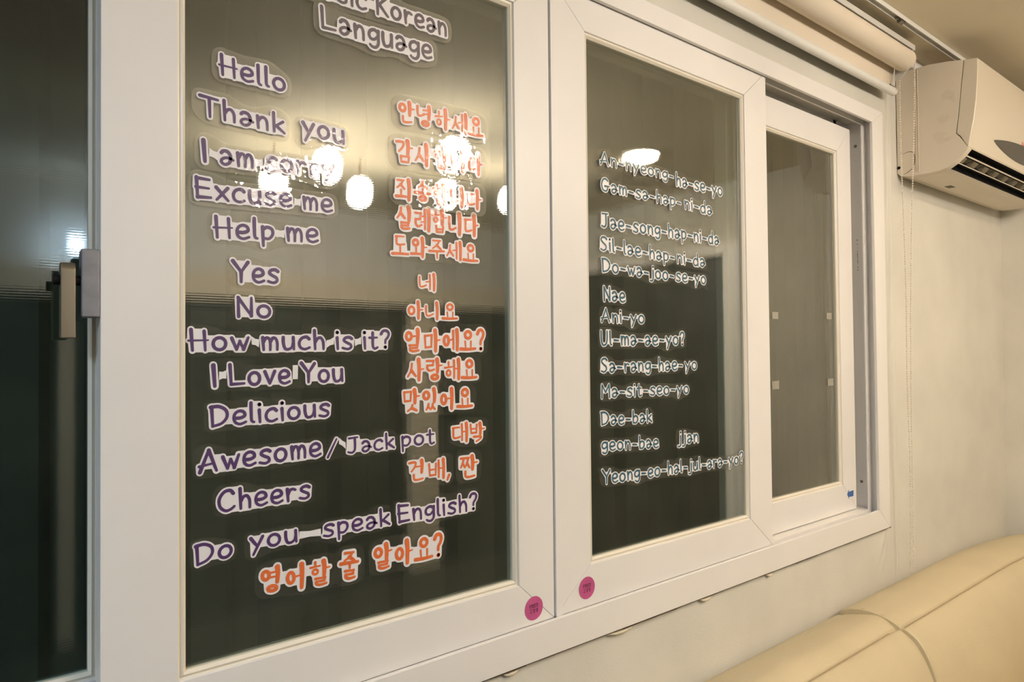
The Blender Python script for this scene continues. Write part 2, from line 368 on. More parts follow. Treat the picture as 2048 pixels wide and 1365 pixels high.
# stroke alphabet: every glyph is a list of (points, closed/smooth flag, width factor)
def S(*p, w=1.0): return (list(p), False, w)
def C(*p, w=1.0): return (list(p), True, w)
def oval(cx, cy, rx, ry, w=1.0):
    return ([(cx+rx*math.sin(2*math.pi*k/16+0.3), cy+ry*math.cos(2*math.pi*k/16+0.3)) for k in range(17)], False, w)
G = {
'A': (0.66, [S((0,0),(.33,1)), S((.33,1),(.62,0)), S((-.03,.28),(.52,.36), w=.75)]),
'B': (0.56, [S((.03,.98),(.05,0)), C((.02,.96),(.36,.97),(.44,.76),(.30,.58),(.08,.53)), C((.08,.53),(.42,.5),(.54,.28),(.40,.05),(.05,.02))]),
'C': (0.60, [C((.56,.80),(.44,.97),(.20,.92),(.02,.6),(.05,.22),(.25,.0),(.45,.03),(.60,.16))]),
'D': (0.64, [S((.03,.97),(.07,0)), C((-.01,.95),(.30,.96),(.56,.75),(.60,.42),(.40,.12),(.06,.01))]),
'E': (0.56, [S((.02,1),(.07,0)), S((.02,.96),(.50,.93)), S((.0,.52),(.48,.50), w=.85), S((.06,.04),(.56,.06))]),
'F': (0.50, [S((.02,1),(.05,0)), S((.02,.96),(.50,.95)), S((.0,.52),(.44,.50))]),
'G': (0.60, [C((.50,.86),(.34,.99),(.12,.90),(.0,.5),(.10,.10),(.34,.02),(.46,.15),(.50,.42)), S((.26,.40),(.60,.42))]),
'H': (0.60, [S((.04,1),(.09,0)), S((.50,.93),(.54,0), w=.9), S((-.05,.47),(.64,.49), w=.6)]),
'I': (0.10, [S((.02,1),(.08,0), w=1.2)]),
'J': (0.56, [S((.08,.95),(.54,.98), w=.8), C((.38,.96),(.40,.55),(.38,.18),(.24,.02),(.04,.08))]),
'K': (0.56, [S((.03,1),(.06,0)), S((.52,.98),(.08,.46)), S((.14,.52),(.58,.02))]),
'L': (0.60, [S((.03,1),(.08,.06)), S((.08,.05),(.62,.07), w=.9)]),
'M': (0.66, [S((.02,0),(.04,1)), S((.04,1),(.32,.42), w=.9), S((.32,.42),(.60,1), w=.9), S((.60,1),(.66,0))]),
'N': (0.54, [S((.05,0),(.03,.98)), S((.03,.98),(.52,.06)), S((.52,.04),(.52,.98))]),
'S': (0.50, [C((.48,.86),(.34,.99),(.12,.95),(.04,.76),(.20,.56),(.40,.40),(.42,.16),(.24,.0),(.0,.08))]),
'T': (0.66, [S((0,.97),(.66,.94)), S((.34,.93),(.37,0), w=.95)]),
'U': (0.50, [C((.0,1),(.01,.45),(.10,.06),(.26,.0),(.42,.14),(.48,.5),(.48,1))]),
'X': (0.50, [S((.0,1),(.5,0)), S((.5,1),(.0,0))]),
'Y': (0.62, [S((0,1),(.33,.50), w=1.1), S((.62,.96),(.34,.48)), S((.34,.48),(.34,0))]),
'a': (0.46, [C((.04,.54),(.12,.64),(.28,.63),(.38,.48),(.40,.28),(.34,.08),(.18,-.01),(.05,.08),(.06,.22),(.18,.31),(.34,.32),(.50,.24))]),
'b': (0.46, [S((.03,1),(.05,.02)), C((.05,.44),(.22,.60),(.42,.50),(.44,.22),(.28,.02),(.06,.06))]),
'c': (0.44, [C((.44,.53),(.32,.64),(.12,.56),(.02,.32),(.08,.08),(.26,-.01),(.46,.08))]),
'd': (0.48, [S((.42,1),(.46,0)), C((.42,.46),(.28,.60),(.08,.50),(.02,.22),(.14,.02),(.32,.04),(.44,.20))]),
'e': (0.46, [C((.07,.30),(.28,.30),(.44,.40),(.40,.58),(.24,.65),(.08,.55),(.02,.32),(.08,.09),(.26,-.01),(.48,.08))]),
'g': (0.46, [C((.44,.56),(.26,.64),(.08,.54),(.03,.34),(.12,.18),(.28,.18),(.42,.34)), C((.46,.62),(.46,.3),(.46,-.02),(.34,-.20),(.18,-.20),(.08,-.12))]),
'h': (0.44, [S((.03,1),(.06,0)), C((.06,.36),(.16,.56),(.30,.60),(.40,.42),(.42,.2),(.42,0))]),
'i': (0.08, [S((.03,.62),(.06,0)), S((.03,.90),(.04,.90), w=1.15)]),
'j': (0.22, [C((.20,.62),(.21,.3),(.20,-.05),(.10,-.22),(-.06,-.20)), S((.20,.90),(.21,.90), w=1.15)]),
'k': (0.46, [S((.03,1),(.06,0)), S((.42,.62),(.08,.28), w=.9), S((.14,.34),(.48,.03))]),
'l': (0.12, [C((.02,1),(.03,.5),(.05,.10),(.14,.02))]),
'm': (0.62, [S((.02,.63),(.06,0)), C((.05,.40),(.14,.60),(.26,.58),(.32,.38),(.32,.0)), C((.32,.40),(.42,.60),(.54,.56),(.60,.34),(.60,0))]),
'n': (0.44, [S((.02,.63),(.06,0)), C((.05,.38),(.16,.58),(.30,.60),(.40,.42),(.42,0))]),
'o': (0.50, [oval(.25,.31,.23,.30)]),
'p': (0.46, [S((.03,.64),(.06,-.30)), C((.04,.50),(.20,.63),(.40,.54),(.43,.28),(.28,.06),(.07,.08))]),
'r': (0.38, [S((.03,.63),(.07,0)), C((.06,.34),(.14,.54),(.26,.60),(.38,.54))]),
's': (0.42, [C((.42,.56),(.30,.64),(.12,.60),(.06,.46),(.20,.34),(.36,.24),(.38,.08),(.22,-.01),(.0,.06))]),
't': (0.36, [C((.15,.90),(.15,.5),(.16,.14),(.24,.0),(.38,.07)), S((-.02,.62),(.36,.63), w=.8)]),
'u': (0.46, [C((.02,.62),(.03,.30),(.10,.04),(.24,.0),(.38,.12),(.42,.34)), S((.43,.62),(.46,0))]),
'v': (0.42, [S((0,.62),(.22,.02)), S((.43,.62),(.22,.02))]),
'w': (0.60, [S((0,.60),(.18,.03)), S((.18,.03),(.30,.45), w=.85), S((.30,.45),(.44,.03), w=.85), S((.44,.03),(.62,.62))]),
'x': (0.44, [S((0,.62),(.46,0)), S((.44,.62),(.02,0))]),
'y': (0.46, [S((0,.60),(.24,.16), w=1.1), S((.46,.62),(.10,-.28))]),
'?': (0.40, [C((.0,.80),(.10,.97),(.28,.98),(.38,.82),(.32,.60),(.22,.46),(.20,.28)), S((.20,.05),(.21,.05), w=1.15)]),
'-': (0.42, [S((.04,.36),(.38,.33), w=1.1)]),
'/': (0.44, [S((0,-.10),(.44,1.0), w=.9)]),
',': (0.16, [S((.12,.10),(.02,-.14), w=.9)]),
' ': (0.16, []), '~': (0.78, []),
}
CHO = 'ㄱㄲㄴㄷㄸㄹㅁㅂㅃㅅㅆㅇㅈㅉㅊㅋㅌㅍㅎ'
JUNG = 'ㅏㅐㅑㅒㅓㅔㅕㅖㅗㅘㅙㅚㅛㅜㅝㅞㅟㅠㅡㅢㅣ'
JONG = ' ㄱㄲㄳㄴㄵㄶㄷㄹㄺㄻㄼㄽㄾㄿㅀㅁㅂㅄㅅㅆㅇㅈㅊㅋㅌㅍㅎ'
def jamo(c):
    T = .75
    D = {
    'ㄱ': [C((0,.92),(.45,.97),(.88,.92),(.78,.5),(.30,0), w=T+.1)],
    'ㄴ': [C((.06,1),(.06,.5),(.14,.10),(.5,.06),(1,.22), w=T+.1)],
    'ㄷ': [S((.0,.92),(.92,.98), w=T), C((.10,.90),(.08,.5),(.14,.08),(.5,.04),(1,.14), w=T+.1)],
    'ㄹ': [S((.02,.98),(.9,1.0), w=T), S((.9,1.0),(.80,.58), w=T), S((.84,.56),(.10,.50), w=T), C((.10,.50),(.10,.2),(.3,.02),(.6,.0),(1,.12), w=T+.1)],
    'ㅁ': [S((.05,.92),(.95,.98), w=T), S((.93,.98),(.86,.06), w=T), S((.05,.94),(.12,.02), w=T), S((.12,.03),(.88,.06), w=T)],
    'ㅂ': [S((.05,1),(.14,.03), w=T), S((.92,1),(.86,.03), w=T), S((.12,.50),(.88,.54), w=T*.8), S((.14,.03),(.86,.06), w=T)],
    'ㅅ': [C((.52,1),(.42,.5),(.0,.0), w=T), S((.44,.52),(1,.05), w=T+.25)],
    'ㅆ': [C((.28,1),(.20,.5),(.0,.0), w=T), S((.24,.52),(.48,.08), w=T), C((.76,1),(.68,.5),(.50,.0), w=T), S((.72,.52),(1,.05), w=T+.2)],
    'ㅈ': [S((.05,.95),(.95,1.0), w=T), C((.78,.95),(.55,.5),(.0,.05), w=T), S((.50,.46),(1,.02), w=T+.25)],
    'ㅊ': [S((.50,1.12),(.54,.98), w=T), S((.05,.85),(.95,.88), w=T), C((.78,.85),(.55,.45),(.0,.05), w=T), S((.50,.42),(1,.02), w=T+.25)],
    'ㅉ': [S((.0,.95),(.45,.99), w=T), C((.36,.95),(.24,.5),(.0,.05), w=T), S((.24,.46),(.48,.05), w=T), S((.54,.97),(1.,1.0), w=T), C((.90,.95),(.76,.5),(.5,.05), w=T), S((.76,.46),(1.04,.02), w=T+.1)],
    'ㅇ': [oval(.5,.5,.36,.36, w=1.05)],
    'ㅎ': [S((.50,1.10),(.52,.80), w=T), S((.0,.66),(1.0,.74), w=T*.85), oval(.5,.24,.26,.22, w=T)],
    'ㅏ': [C((.25,1),(.34,.6),(.30,0), w=1.4), S((.34,.50),(1.0,.54), w=.6)],
    'ㅓ': [C((.70,1),(.74,.6),(.68,0), w=1.4), S((.0,.50),(.68,.54), w=.6)],
    'ㅕ': [C((.72,1),(.76,.6),(.70,0), w=1.4), S((.0,.66),(.68,.70), w=.6), S((.0,.36),(.68,.38), w=.6)],
    'ㅣ': [C((.42,1),(.54,.6),(.48,0), w=1.4)],
    'ㅐ': [C((.14,.95),(.18,.5),(.16,.05), w=.85), C((.84,1),(.90,.6),(.86,0), w=1.3), S((.2,.52),(.84,.55), w=.55)],
    'ㅔ': [S((-.30,.50),(.22,.54), w=.55), C((.26,.96),(.30,.5),(.28,.05), w=.85), C((.84,1),(.92,.6),(.88,0), w=1.35)],
    'ㅖ': [S((-.30,.64),(.22,.67), w=.55), S((-.30,.38),(.22,.40), w=.55), C((.26,.96),(.30,.5),(.28,.05), w=.85), C((.84,1),(.92,.6),(.88,0), w=1.35)],
    'ㅗ': [S((.50,1),(.50,.2), w=T), C((.0,.04),(.5,.10),(1,.12), w=1.05)],
    'ㅛ': [S((.30,1),(.34,.2), w=T*.85), S((.70,1),(.70,.2), w=T*.85), C((-.02,.12),(.5,.06),(1,.12), w=1.1)],
    'ㅜ': [C((.0,.86),(.5,.92),(1,1.0), w=.95), S((.52,.86),(.52,0), w=T)],
    'ㅡ': [S((0,.5),(1,.55))],
    }
    return D[c]
def place(strokes, x0, x1, y0, y1):
    return [([(x0+(x1-x0)*a, y0+(y1-y0)*b) for a, b in p], s, w) for p, s, w in strokes]
def hangul(ch):
    c = ord(ch)-0xAC00; i, m, f = CHO[c//588], JUNG[(c%588)//28], JONG[c%28]
    out = []; fin = f != ' '
    if m in 'ㅗㅛㅜㅡ':
        if fin: out += place(jamo(i), .22,.78,.68,1.0)+place(jamo(m), .0,1.,.40,.62)+place(jamo(f), .24,.80,.0,.30)
        else: out += place(jamo(i), .22,.78,.52,1.0)+place(jamo(m), .0,1.,.02,.44)
    elif m in 'ㅘㅚ':
        out += place(jamo(i), .06,.52,.52,.95)+place(jamo('ㅗ'), .0,.64,.10,.46)
        out += place(jamo('ㅏ' if m == 'ㅘ' else 'ㅣ'), .62,1.02,.0,1.)
    else:
        wide = m in 'ㅐㅔㅖ'
        vx0, vx1 = (.56, 1.0) if wide else (.58, 1.0)
        cx1 = .44 if m in 'ㅕㅓㅔㅖ' else .50
        if m in 'ㅓㅕ': vx0 = .40; vx1 = .92
        if fin: out += place(jamo(i), .0,cx1,.46,.94)+place(jamo(m), vx0,vx1,.38,1.)+place(jamo(f), .24,.82,.0,.28)
        else: out += place(jamo(i), .0,cx1,.18,.80)+place(jamo(m), vx0,vx1,.02,1.)
    return 1.0, place(out, .03, .93, 0, 1)
def smooth_pts(p):
    if len(p) < 3: return p
    o = []
    for i in range(len(p)-1):
        a, b, c, d = p[max(i-1,0)], p[i], p[i+1], p[min(i+2, len(p)-1)]
        for k in range(5):
            t = k/5; o.append(tuple(0.5*((2*b[q])+(-a[q]+c[q])*t+(2*a[q]-5*b[q]+4*c[q]-d[q])*t*t+(-a[q]+3*b[q]-3*c[q]+d[q])*t**3) for q in (0,1)))
    o.append(p[-1]); return o
def layout(text, x0, z0, x1, z1, H, weight=1.0):
    """strokes of a line of text in wall coordinates: [(points (x,z), radius)]"""
    items = []; adv = 0
    for ch in text:
        w_, st = hangul(ch) if ord(ch) >= 0xAC00 else G[ch]
        items.append((adv, st, ord(ch) >= 0xAC00)); adv += w_+(0.08 if ord(ch) >= 0xAC00 else 0.20)
    adv -= 0.10 if ord(text[-1]) >= 0xAC00 else 0.20
    sx = (x1-x0)/adv; ux, uz = (x1-x0), (z1-z0); res = []
    for a, st, hg in items:
        jit = random.uniform(-0.02, 0.02)
        for p, sm_, w_ in st:
            if sm_: p = smooth_pts(p)
            q = []
            for px, pz in p:
                X = x0+(a+px)*sx; q.append((X, z0+(X-x0)/ux*uz+(pz+jit)*H))
            res.append((q, (0.074 if hg else 0.083)*H*w_*weight))
    return res
def ribbons(bm, strokes, y_base):
    for si, (q, r) in enumerate(strokes):
        n = len(q); N_ = []; y = y_base-(si%9)*0.00002
        closed = n > 8 and math.dist(q[0], q[-1]) < 1e-6
        for i in range(n):
            a, b = q[max(i-1, 0)], q[min(i+1, n-1)]
            if closed and i in (0, n-1): a, b = q[-2], q[1]
            dx, dz = b[0]-a[0], b[1]-a[1]; L_ = math.hypot(dx, dz) or 1
            N_.append((-dz/L_, dx/L_))
        rad = [r*(1.08-0.28*(i/(n-1))) if (not closed and n > 1) else r for i in range(n)]
        A = [bm.verts.new((q[i][0]+N_[i][0]*rad[i], y, q[i][1]+N_[i][1]*rad[i])) for i in range(n)]
        B = [bm.verts.new((q[i][0]-N_[i][0]*rad[i], y, q[i][1]-N_[i][1]*rad[i])) for i in range(n)]
        for i in range(n-1): bm.faces.new((A[i], A[i+1], B[i+1], B[i]))
        if not closed:
            for i in (0, n-1):
                c = [bm.verts.new((q[i][0]+rad[i]*math.cos(2*math.pi*k/12), y-0.00001, q[i][1]+rad[i]*math.sin(2*math.pi*k/12))) for k in range(12)]
                bm.faces.new(c)
def lettering(bm, text, x0, z0, x1, z1, H, y, weight=1.0):
    ribbons(bm, layout(text, x0, z0, x1, z1, H, weight), y)
def envelope(strokes, d, step, smooth=0, neck=0.0012, close=0.0034):
    """top and bottom outline of all strokes thickened by d"""
    pts = []
    for q, r in strokes:
        for (a, b) in zip(q, q[1:]):
            L_ = math.dist(a, b); m_ = max(1, int(L_/(step*0.8)))
            for k in range(m_+1): pts.append((a[0]+(b[0]-a[0])*k/m_, a[1]+(b[1]-a[1])*k/m_, r+d))
    xa = min(p[0]-p[2] for p in pts); xb = max(p[0]+p[2] for p in pts)
    n = max(8, int((xb-xa)/step)); X = [xa+(xb-xa)*i/n for i in range(n+1)]
    T = [None]*(n+1); Bt = [None]*(n+1)
    for px, pz, R in pts:
        i0 = max(0, int((px-R-xa)/(xb-xa)*n)); i1 = min(n, int((px+R-xa)/(xb-xa)*n)+1)
        for i in range(i0, i1+1):
            h = R*R-(X[i]-px)**2
            if h >= -1e-12:
                h = math.sqrt(max(h, 0))
                if T[i] is None or pz+h > T[i]: T[i] = pz+h
                if Bt[i] is None or pz-h < Bt[i]: Bt[i] = pz-h
    kc = max(1, int(close/step)); NI = -1e9
    pad = [None]*(2*kc+1)
    Ta = [v if v is not None else NI for v in pad+T+pad]; Ba = [v if v is not None else -NI for v in pad+Bt+pad]; m2 = len(Ta)
    D1 = [max(Ta[max(0,i-kc):i+kc+1]) for i in range(m2)]; D2 = [min(Ba[max(0,i-kc):i+kc+1]) for i in range(m2)]
    E1 = [min(D1[max(0,i-kc):i+kc+1]) for i in range(m2)][2*kc+1:2*kc+2+n]; E2 = [max(D2[max(0,i-kc):i+kc+1]) for i in range(m2)][2*kc+1:2*kc+2+n]
    T = [v if v > NI/2 else None for v in E1]; Bt = [v if v < -NI/2 else None for v in E2]
    idx = [i for i in range(n+1) if T[i] is not None]
    gaps = [i for i in range(n+1) if T[i] is None]
    for i in gaps:
        l = max([j for j in idx if j < i], default=idx[0]); r_ = min([j for j in idx if j > i], default=idx[-1])
        t = (i-l)/(r_-l) if r_ > l else 0
        la, ra = max(0, l-7), min(n, r_+7)
        m_ = (T[la]+Bt[la])/2*(1-t)+(T[ra]+Bt[ra])/2*t
        hw = min(neck*1.6, ((T[la]-Bt[la])/2*(1-t)+(T[ra]-Bt[ra])/2*t)); hw = hw*(0.75+0.25*abs(2*t-1))
        T[i] = m_+hw; Bt[i] = m_-hw
    T2, B2 = T[:], Bt[:]
    if smooth:
        k = smooth
        T2 = [max(T[max(0,i-k):i+k+1]) for i in range(n+1)]; B2 = [min(Bt[max(0,i-k):i+k+1]) for i in range(n+1)]
        for _ in range(2):
            T2 = [sum(T2[max(0,i-k):i+k+1])/len(T2[max(0,i-k):i+k+1]) for i in range(n+1)]
            B2 = [sum(B2[max(0,i-k):i+k+1])/len(B2[max(0,i-k):i+k+1]) for i in range(n+1)]
        # round the ends
        Rr = (T2[0]-B2[0])*0.30
        for i in range(n+1):
            e = min(X[i]-xa, xb-X[i])
            if e < Rr:
                c = Rr-math.sqrt(max(0, Rr*Rr-(Rr-e)**2)); T2[i] -= c; B2[i] += c
    return X, T2, B2
def strip(X, T, Bt, y):
    bm = bmesh.new(); a = [bm.verts.new((x, y, t)) for x, t in zip(X, T)]; b = [bm.verts.new((x, y, t)) for x, t in zip(X, Bt)]
    for i in range(len(X)-1): bm.faces.new((a[i], a[i+1], b[i+1], b[i]))
    return bm

for (cx, cz, side) in ((0.7985, 1.0395, 'low left of the joint between front sashes'), (0.9325, 1.0465, 'low right of the joint between front sashes')):
    o = empty('round_sticker', (cx, -0.0003, cz), 'round magenta FIXED sticker '+side, 'sticker', 'round magenta stickers')
    bm = bmesh.new(); disc(bm, cx, cz, -0.0006, 0.0213); link('paper_disc', bm, PINK, o)
    bm = bmesh.new()
    lettering(bm, 'FIXED', cx-0.0100, cz+0.0012, cx+0.0100, cz+0.0012, 0.0064, -0.0009, 0.85)
    lettering(bm, '고정창', cx-0.0100, cz-0.0072, cx+0.0100, cz-0.0080, 0.0064, -0.0009, 0.8)
    link('lettering', bm, INK, o)
bm = bmesh.new()
ar = [(2.081, 1.0625), (2.092, 1.076), (2.092, 1.0695), (2.122, 1.0705), (2.120, 1.0525), (2.092, 1.0535), (2.094, 1.046)]
member_y(bm, ar, 0.0461, 0.0465)
tag(link('arrow_sticker', bm, BLUE), 'small blue arrow-shaped tape sticker pointing left on rear sash corner', 'sticker')
for (x, z, lb, sc) in ((1.712, 1.596, 'upper left', 1.0), (2.008, 1.602, 'upper right', 1.0), (1.708, 1.407, 'lower left', 1.15), (2.010, 1.405, 'lower right', 1.1)):
    bm = bmesh.new(); n = 8; R = []
    for j in range(n+1):
        R.append([])
        for i in range(n+1):
            e = 0.0015*noise.noise(Vector((i*0.9+x*9, j*0.9, z*5)))
            R[-1].append(bm.verts.new((x+(i/n-0.5)*0.030*sc+e, 0.0555-0.0006*abs(noise.noise(Vector((i*0.8, j*0.7, x*20)))), z+(j/n-0.5)*0.019*sc+e)))
    for j in range(n):
        for i in range(n): bm.faces.new((R[j][i], R[j][i+1], R[j+1][i+1], R[j+1][i]))
    tag(link('tape_bit', bm, TAPE), 'crumpled bit of clear tape on the narrow rear pane, %s of the four' % lb, 'tape', 'tape bits on the narrow rear pane')

# ------------------------------------------------------------------ roller blind
bl = empty('roller_blind', (1.0, -0.06, ZC), 'cream roller blind rolled up above the window with white bottom rod and bead chain', 'blind')
bm = bmesh.new(); tube(bm, [(-0.6, -0.080, 2.384), (2.238, -0.080, 2.384)], 0.0315, 40)
link('roller_tube', bm, ROLLERM, bl, smooth=False, bevel=0.002)
bm = bmesh.new(); R = []
for j in range(7):
    z = 2.312+j*0.013
    R.append([bm.verts.new((-0.6+2.842*i/40, -0.036-0.002*j+0.0008*math.sin(i*0.31)*math.sin(j*0.5), z)) for i in range(41)])
for j in range(6):
    for i in range(40): bm.faces.new((R[j][i], R[j][i+1], R[j+1][i+1], R[j+1][i]))
o = link('hanging_fabric', bm, ROLLERM, bl, smooth=True); s_ = o.modifiers.new('s', 'SOLIDIFY'); s_.thickness = 0.0008
bm = bmesh.new(); tube(bm, [(-0.62, -0.036, 2.307), (2.262, -0.036, 2.307)], 0.0125, 24)
ro = link('bottom_rod', bm, RODM, bl, smooth=False, bevel=0.002)
for k, x in enumerate((2.205, 2.211, 2.220, 2.228, 2.236)):
    link('printed_mark', bx(x, x+0.004, -0.0475, -0.0468, 2.3125, 2.3160), INK, ro)
bm = bmesh.new()
box(bm, -0.62, 2.262, -0.098, -0.050, 2.427, 2.431); box(bm, -0.62, 2.262, -0.100, -0.097, 2.415, 2.431); box(bm, -0.62, 2.262, -0.052, -0.049, 2.415, ZC)
link('head_rail', bm, BRACKM, bl, bevel=0.0006)
bm = bmesh.new(); prism_x(bm, [(-0.046, 2.431), (-0.046, 2.335), (-0.062, 2.335), (-0.098, 2.372), (-0.100, 2.431)], 2.246, 2.249)
link('end_bracket', bm, BRACKM, bl, bevel=0.0006)
bm = bmesh.new(); tube(bm, [(2.236, -0.080, 2.384), (2.247, -0.080, 2.384)], 0.025, 28); link('chain_wheel', bm, BRACKM, bl)
bm = bmesh.new()
def bead(bm, p, r):
    vs = [bm.verts.new((p[0]+r*a, p[1]+r*b, p[2]+r*c)) for a, b, c in ((1,0,0),(.7,.7,0),(0,1,0),(-.7,.7,0),(-1,0,0),(-.7,-.7,0),(0,-1,0),(.7,-.7,0))]
    for s in (1, -1):
        mid = [bm.verts.new((p[0]+r*.72*a, p[1]+r*.72*b, p[2]+s*r*.7)) for a, b in ((1,0),(.7,.7),(0,1),(-.7,.7),(-1,0),(-.7,-.7),(0,-1),(.7,-.7))]
        top = bm.verts.new((p[0], p[1], p[2]+s*r))
        for k in range(8): bm.faces.new((vs[k], vs[(k+1)%8], mid[(k+1)%8], mid[k])); bm.faces.new((mid[k], mid[(k+1)%8], top))
def lerp(tab, z):
    for (z0, a0), (z1, a1) in zip(tab, tab[1:]):
        if z1 <= z <= z0: return a0+(a1-a0)*(z0-z)/(z0-z1)
    return tab[-1][1]
front = [(2.40, -0.106), (2.35, -0.100), (2.0, -0.095), (1.6, -0.082), (1.2, -0.079), (0.80, -0.070)]
back = [(2.40, -0.056), (2.35, -0.058), (2.0, -0.065), (1.6, -0.072), (1.2, -0.070), (0.80, -0.062)]
XC = lambda yy, z: 2.241 + 0.01*math.sin(z*3)
for tab in (front, back):
    pts = []; z = 2.384
    while z > 0.822:
        y_ = lerp(tab, z); p = (XC(y_, z), y_+0.0015*math.sin(z*9+tab[0][1]*90), z); bead(bm, p, 0.0025); pts.append(p); z -= 0.0076
    tube(bm, pts[::6], 0.0005, 5)
for k in range(13):
    t = math.pi*k/12; bead(bm, (2.241, -0.081+0.025*math.cos(t), 2.384+0.025*math.sin(t)), 0.0022)
pc = link('bead_chain', bm, CHAINM, bl, smooth=True); pc['kind'] = 'stuff'
# curtain rail along the ceiling, with its small stop
cr = empty('curtain_rail', (1.0, -0.128, ZC), 'slim white curtain rail fixed to the ceiling in front of the roller blind', 'curtain rail')
bm = bmesh.new(); box(bm, -0.7, 3.30, -0.137, -0.121, ZC-0.004, ZC-0.0005); box(bm, -0.7, 3.30, -0.137, -0.1355, ZC-0.014, ZC-0.004); box(bm, -0.7, 3.30, -0.1225, -0.121, ZC-0.014, ZC-0.004)
link('rail_channel', bm, RODM, cr, bevel=0.0005)
bm = bmesh.new(); tube(bm, [(2.075, -0.129, ZC-0.018), (2.095, -0.129, ZC-0.018)], 0.006, 12); box(bm, 2.06, 2.11, -0.1325, -0.1255, ZC-0.016, ZC-0.011)
link('end_stop', bm, SCREW, cr)
# flat moulding behind it where wall and ceiling meet
tag(link('trim_1', bx(-0.7, XE, -0.030, 0.004, ZC-0.030, ZC), PVC, bevel=0.003), kind='structure')

# ------------------------------------------------------------------ air conditioner
ac = empty('air_conditioner', (2.80, 0, 2.07), 'aged cream wall air conditioner with open outlet high beside the window', 'air conditioner')
AX0, AX1 = 2.360, 3.262
top = [(-0.002, 2.072), (-0.002, 2.392), (-0.05, 2.398), (-0.10, 2.397), (-0.15, 2.390), (-0.196, 2.380)]
seam = [(-0.196, 2.371), (-0.188, 2.30), (-0.180, 2.22), (-0.172, 2.160), (-0.182, 2.148)]
low = [(-0.2055, 2.1080), (-0.190, 2.089), (-0.170, 2.073), (-0.148, 2.0605), (-0.125, 2.0555), (-0.098, 2.054), (-0.04, 2.0555), (-0.012, 2.0615)]
def housing(x0, x1, cut, name='housing'):
    bm = bmesh.new()
    if cut: L_ = [(-0.2055, 2.1080), (-0.196, 2.124), (-0.150, 2.135), (-0.115, 2.100), (-0.145, 2.0605), (-0.125, 2.0555), (-0.098, 2.054), (-0.04, 2.0555), (-0.012, 2.0615)]
    else: L_ = low
    prism_x(bm, top + [(-0.196, 2.371), (-0.188, 2.30), (-0.180, 2.22), (-0.172, 2.160), (-0.182, 2.148)] + L_, x0, x1)
    return bm
bm = housing(AX0, AX0+0.028, False); link('side_cap', bm, ACW, ac, bevel=0.002)
bm = housing(AX1-0.028, AX1, False); link('side_cap', bm, ACW, ac, bevel=0.002)
bm = housing(AX0+0.028, AX1-0.028, True); link('housing', bm, ACW, ac)
# moulded front panel wrapping the front
bm = bmesh.new()
prism_x(bm, [(-0.197, 2.379), (-0.234, 2.373), (-0.2345, 2.345), (-0.232, 2.30), (-0.228, 2.245), (-0.221, 2.19), (-0.213, 2.15), (-0.2065, 2.1165), (-0.203, 2.1110), (-0.184, 2.1495), (-0.1735, 2.160), (-0.181, 2.22), (-0.189, 2.30), (-0.197, 2.371)], AX0-0.0012, AX1+0.0012)
fp = link('front_panel', bm, ACF, ac, bevel=0.003, seg=3)
# dark duct lining, louvers and vanes
bm = bmesh.new(); prism_x(bm, [(-0.194, 2.1205), (-0.151, 2.1335), (-0.117, 2.100), (-0.1455, 2.0640), (-0.143, 2.0665), (-0.120, 2.100), (-0.152, 2.131), (-0.192, 2.1195)], AX0+0.0285, AX1-0.0285)
link('outlet_duct', bm, BLACK, ac)
def blade(y, z, ang, wd, th, x0, x1):
    c, s = math.cos(ang), math.sin(ang)
    return [(y+c*a-s*b, z+s*a+c*b) for a, b in ((-wd, -th*0.4), (-wd*0.6, -th), (wd*0.6, -th), (wd, -th*0.4), (wd, th*0.4), (-wd, th*0.4))]
bm = bmesh.new(); prism_x(bm, blade(-0.1860, 2.0950, -0.75, 0.0022, 0.0012, 0, 0), AX0+0.030, AX1-0.030); link('louver', bm, ACW, ac)
bm = bmesh.new(); prism_x(bm, blade(-0.1650, 2.0770, -0.75, 0.0016, 0.0011, 0, 0), AX0+0.030, AX1-0.030); link('louver', bm, ACW, ac)
x = AX0+0.045; vane = None
while x < AX1-0.04:
    if vane is None:
        bm = bmesh.new(); prism_x(bm, [(-0.181, 2.091), (-0.150, 2.118), (-0.138, 2.108), (-0.167, 2.079)], -0.019, 0.019)
        vane = link('vane', bm, ACDIRT, ac); vane.location.x += x
        vx = x
    else:
        c = vane.copy(); COL.objects.link(c); c.parent = ac; c.matrix_parent_inverse = vane.matrix_parent_inverse.copy(); c.location.x = vane.location.x + (x-vx)
    x += 0.098
# side groove, pipe knock-out, notch
bm = bmesh.new()
prism_x(bm, [(-0.0615, 2.0650), (-0.0615, 2.390), (-0.0600, 2.390), (-0.0600, 2.0650)], AX0-0.0022, AX0+0.001)
prism_x(bm, [(-0.0680, 2.0650), (-0.0680, 2.390), (-0.0668, 2.390), (-0.0668, 2.0650)], AX0-0.0022, AX0+0.001)
link('side_rib', bm, ACW, ac, bevel=0.0004)
bm = bmesh.new()
kp = [(-0.020, 2.132), (-0.036, 2.136), (-0.046, 2.134), (-0.053, 2.126), (-0.0555, 2.112), (-0.054, 2.094), (-0.048, 2.080), (-0.036, 2.071), (-0.022, 2.066)]
tube(bm, [(AX0-0.0001, y, z) for y, z in kp], [0.0004, 0.0007, 0.0009, 0.001, 0.001, 0.001, 0.0009, 0.0009, 0.0005], 6)
link('pipe_knockout', bm, DARKLINE, ac)
bm = bmesh.new(); tube(bm, [(AX0-0.001, -0.007, 2.090), (AX0+0.001, -0.007, 2.090)], 0.0055, 6); link('side_notch', bm, BLACK, ac)
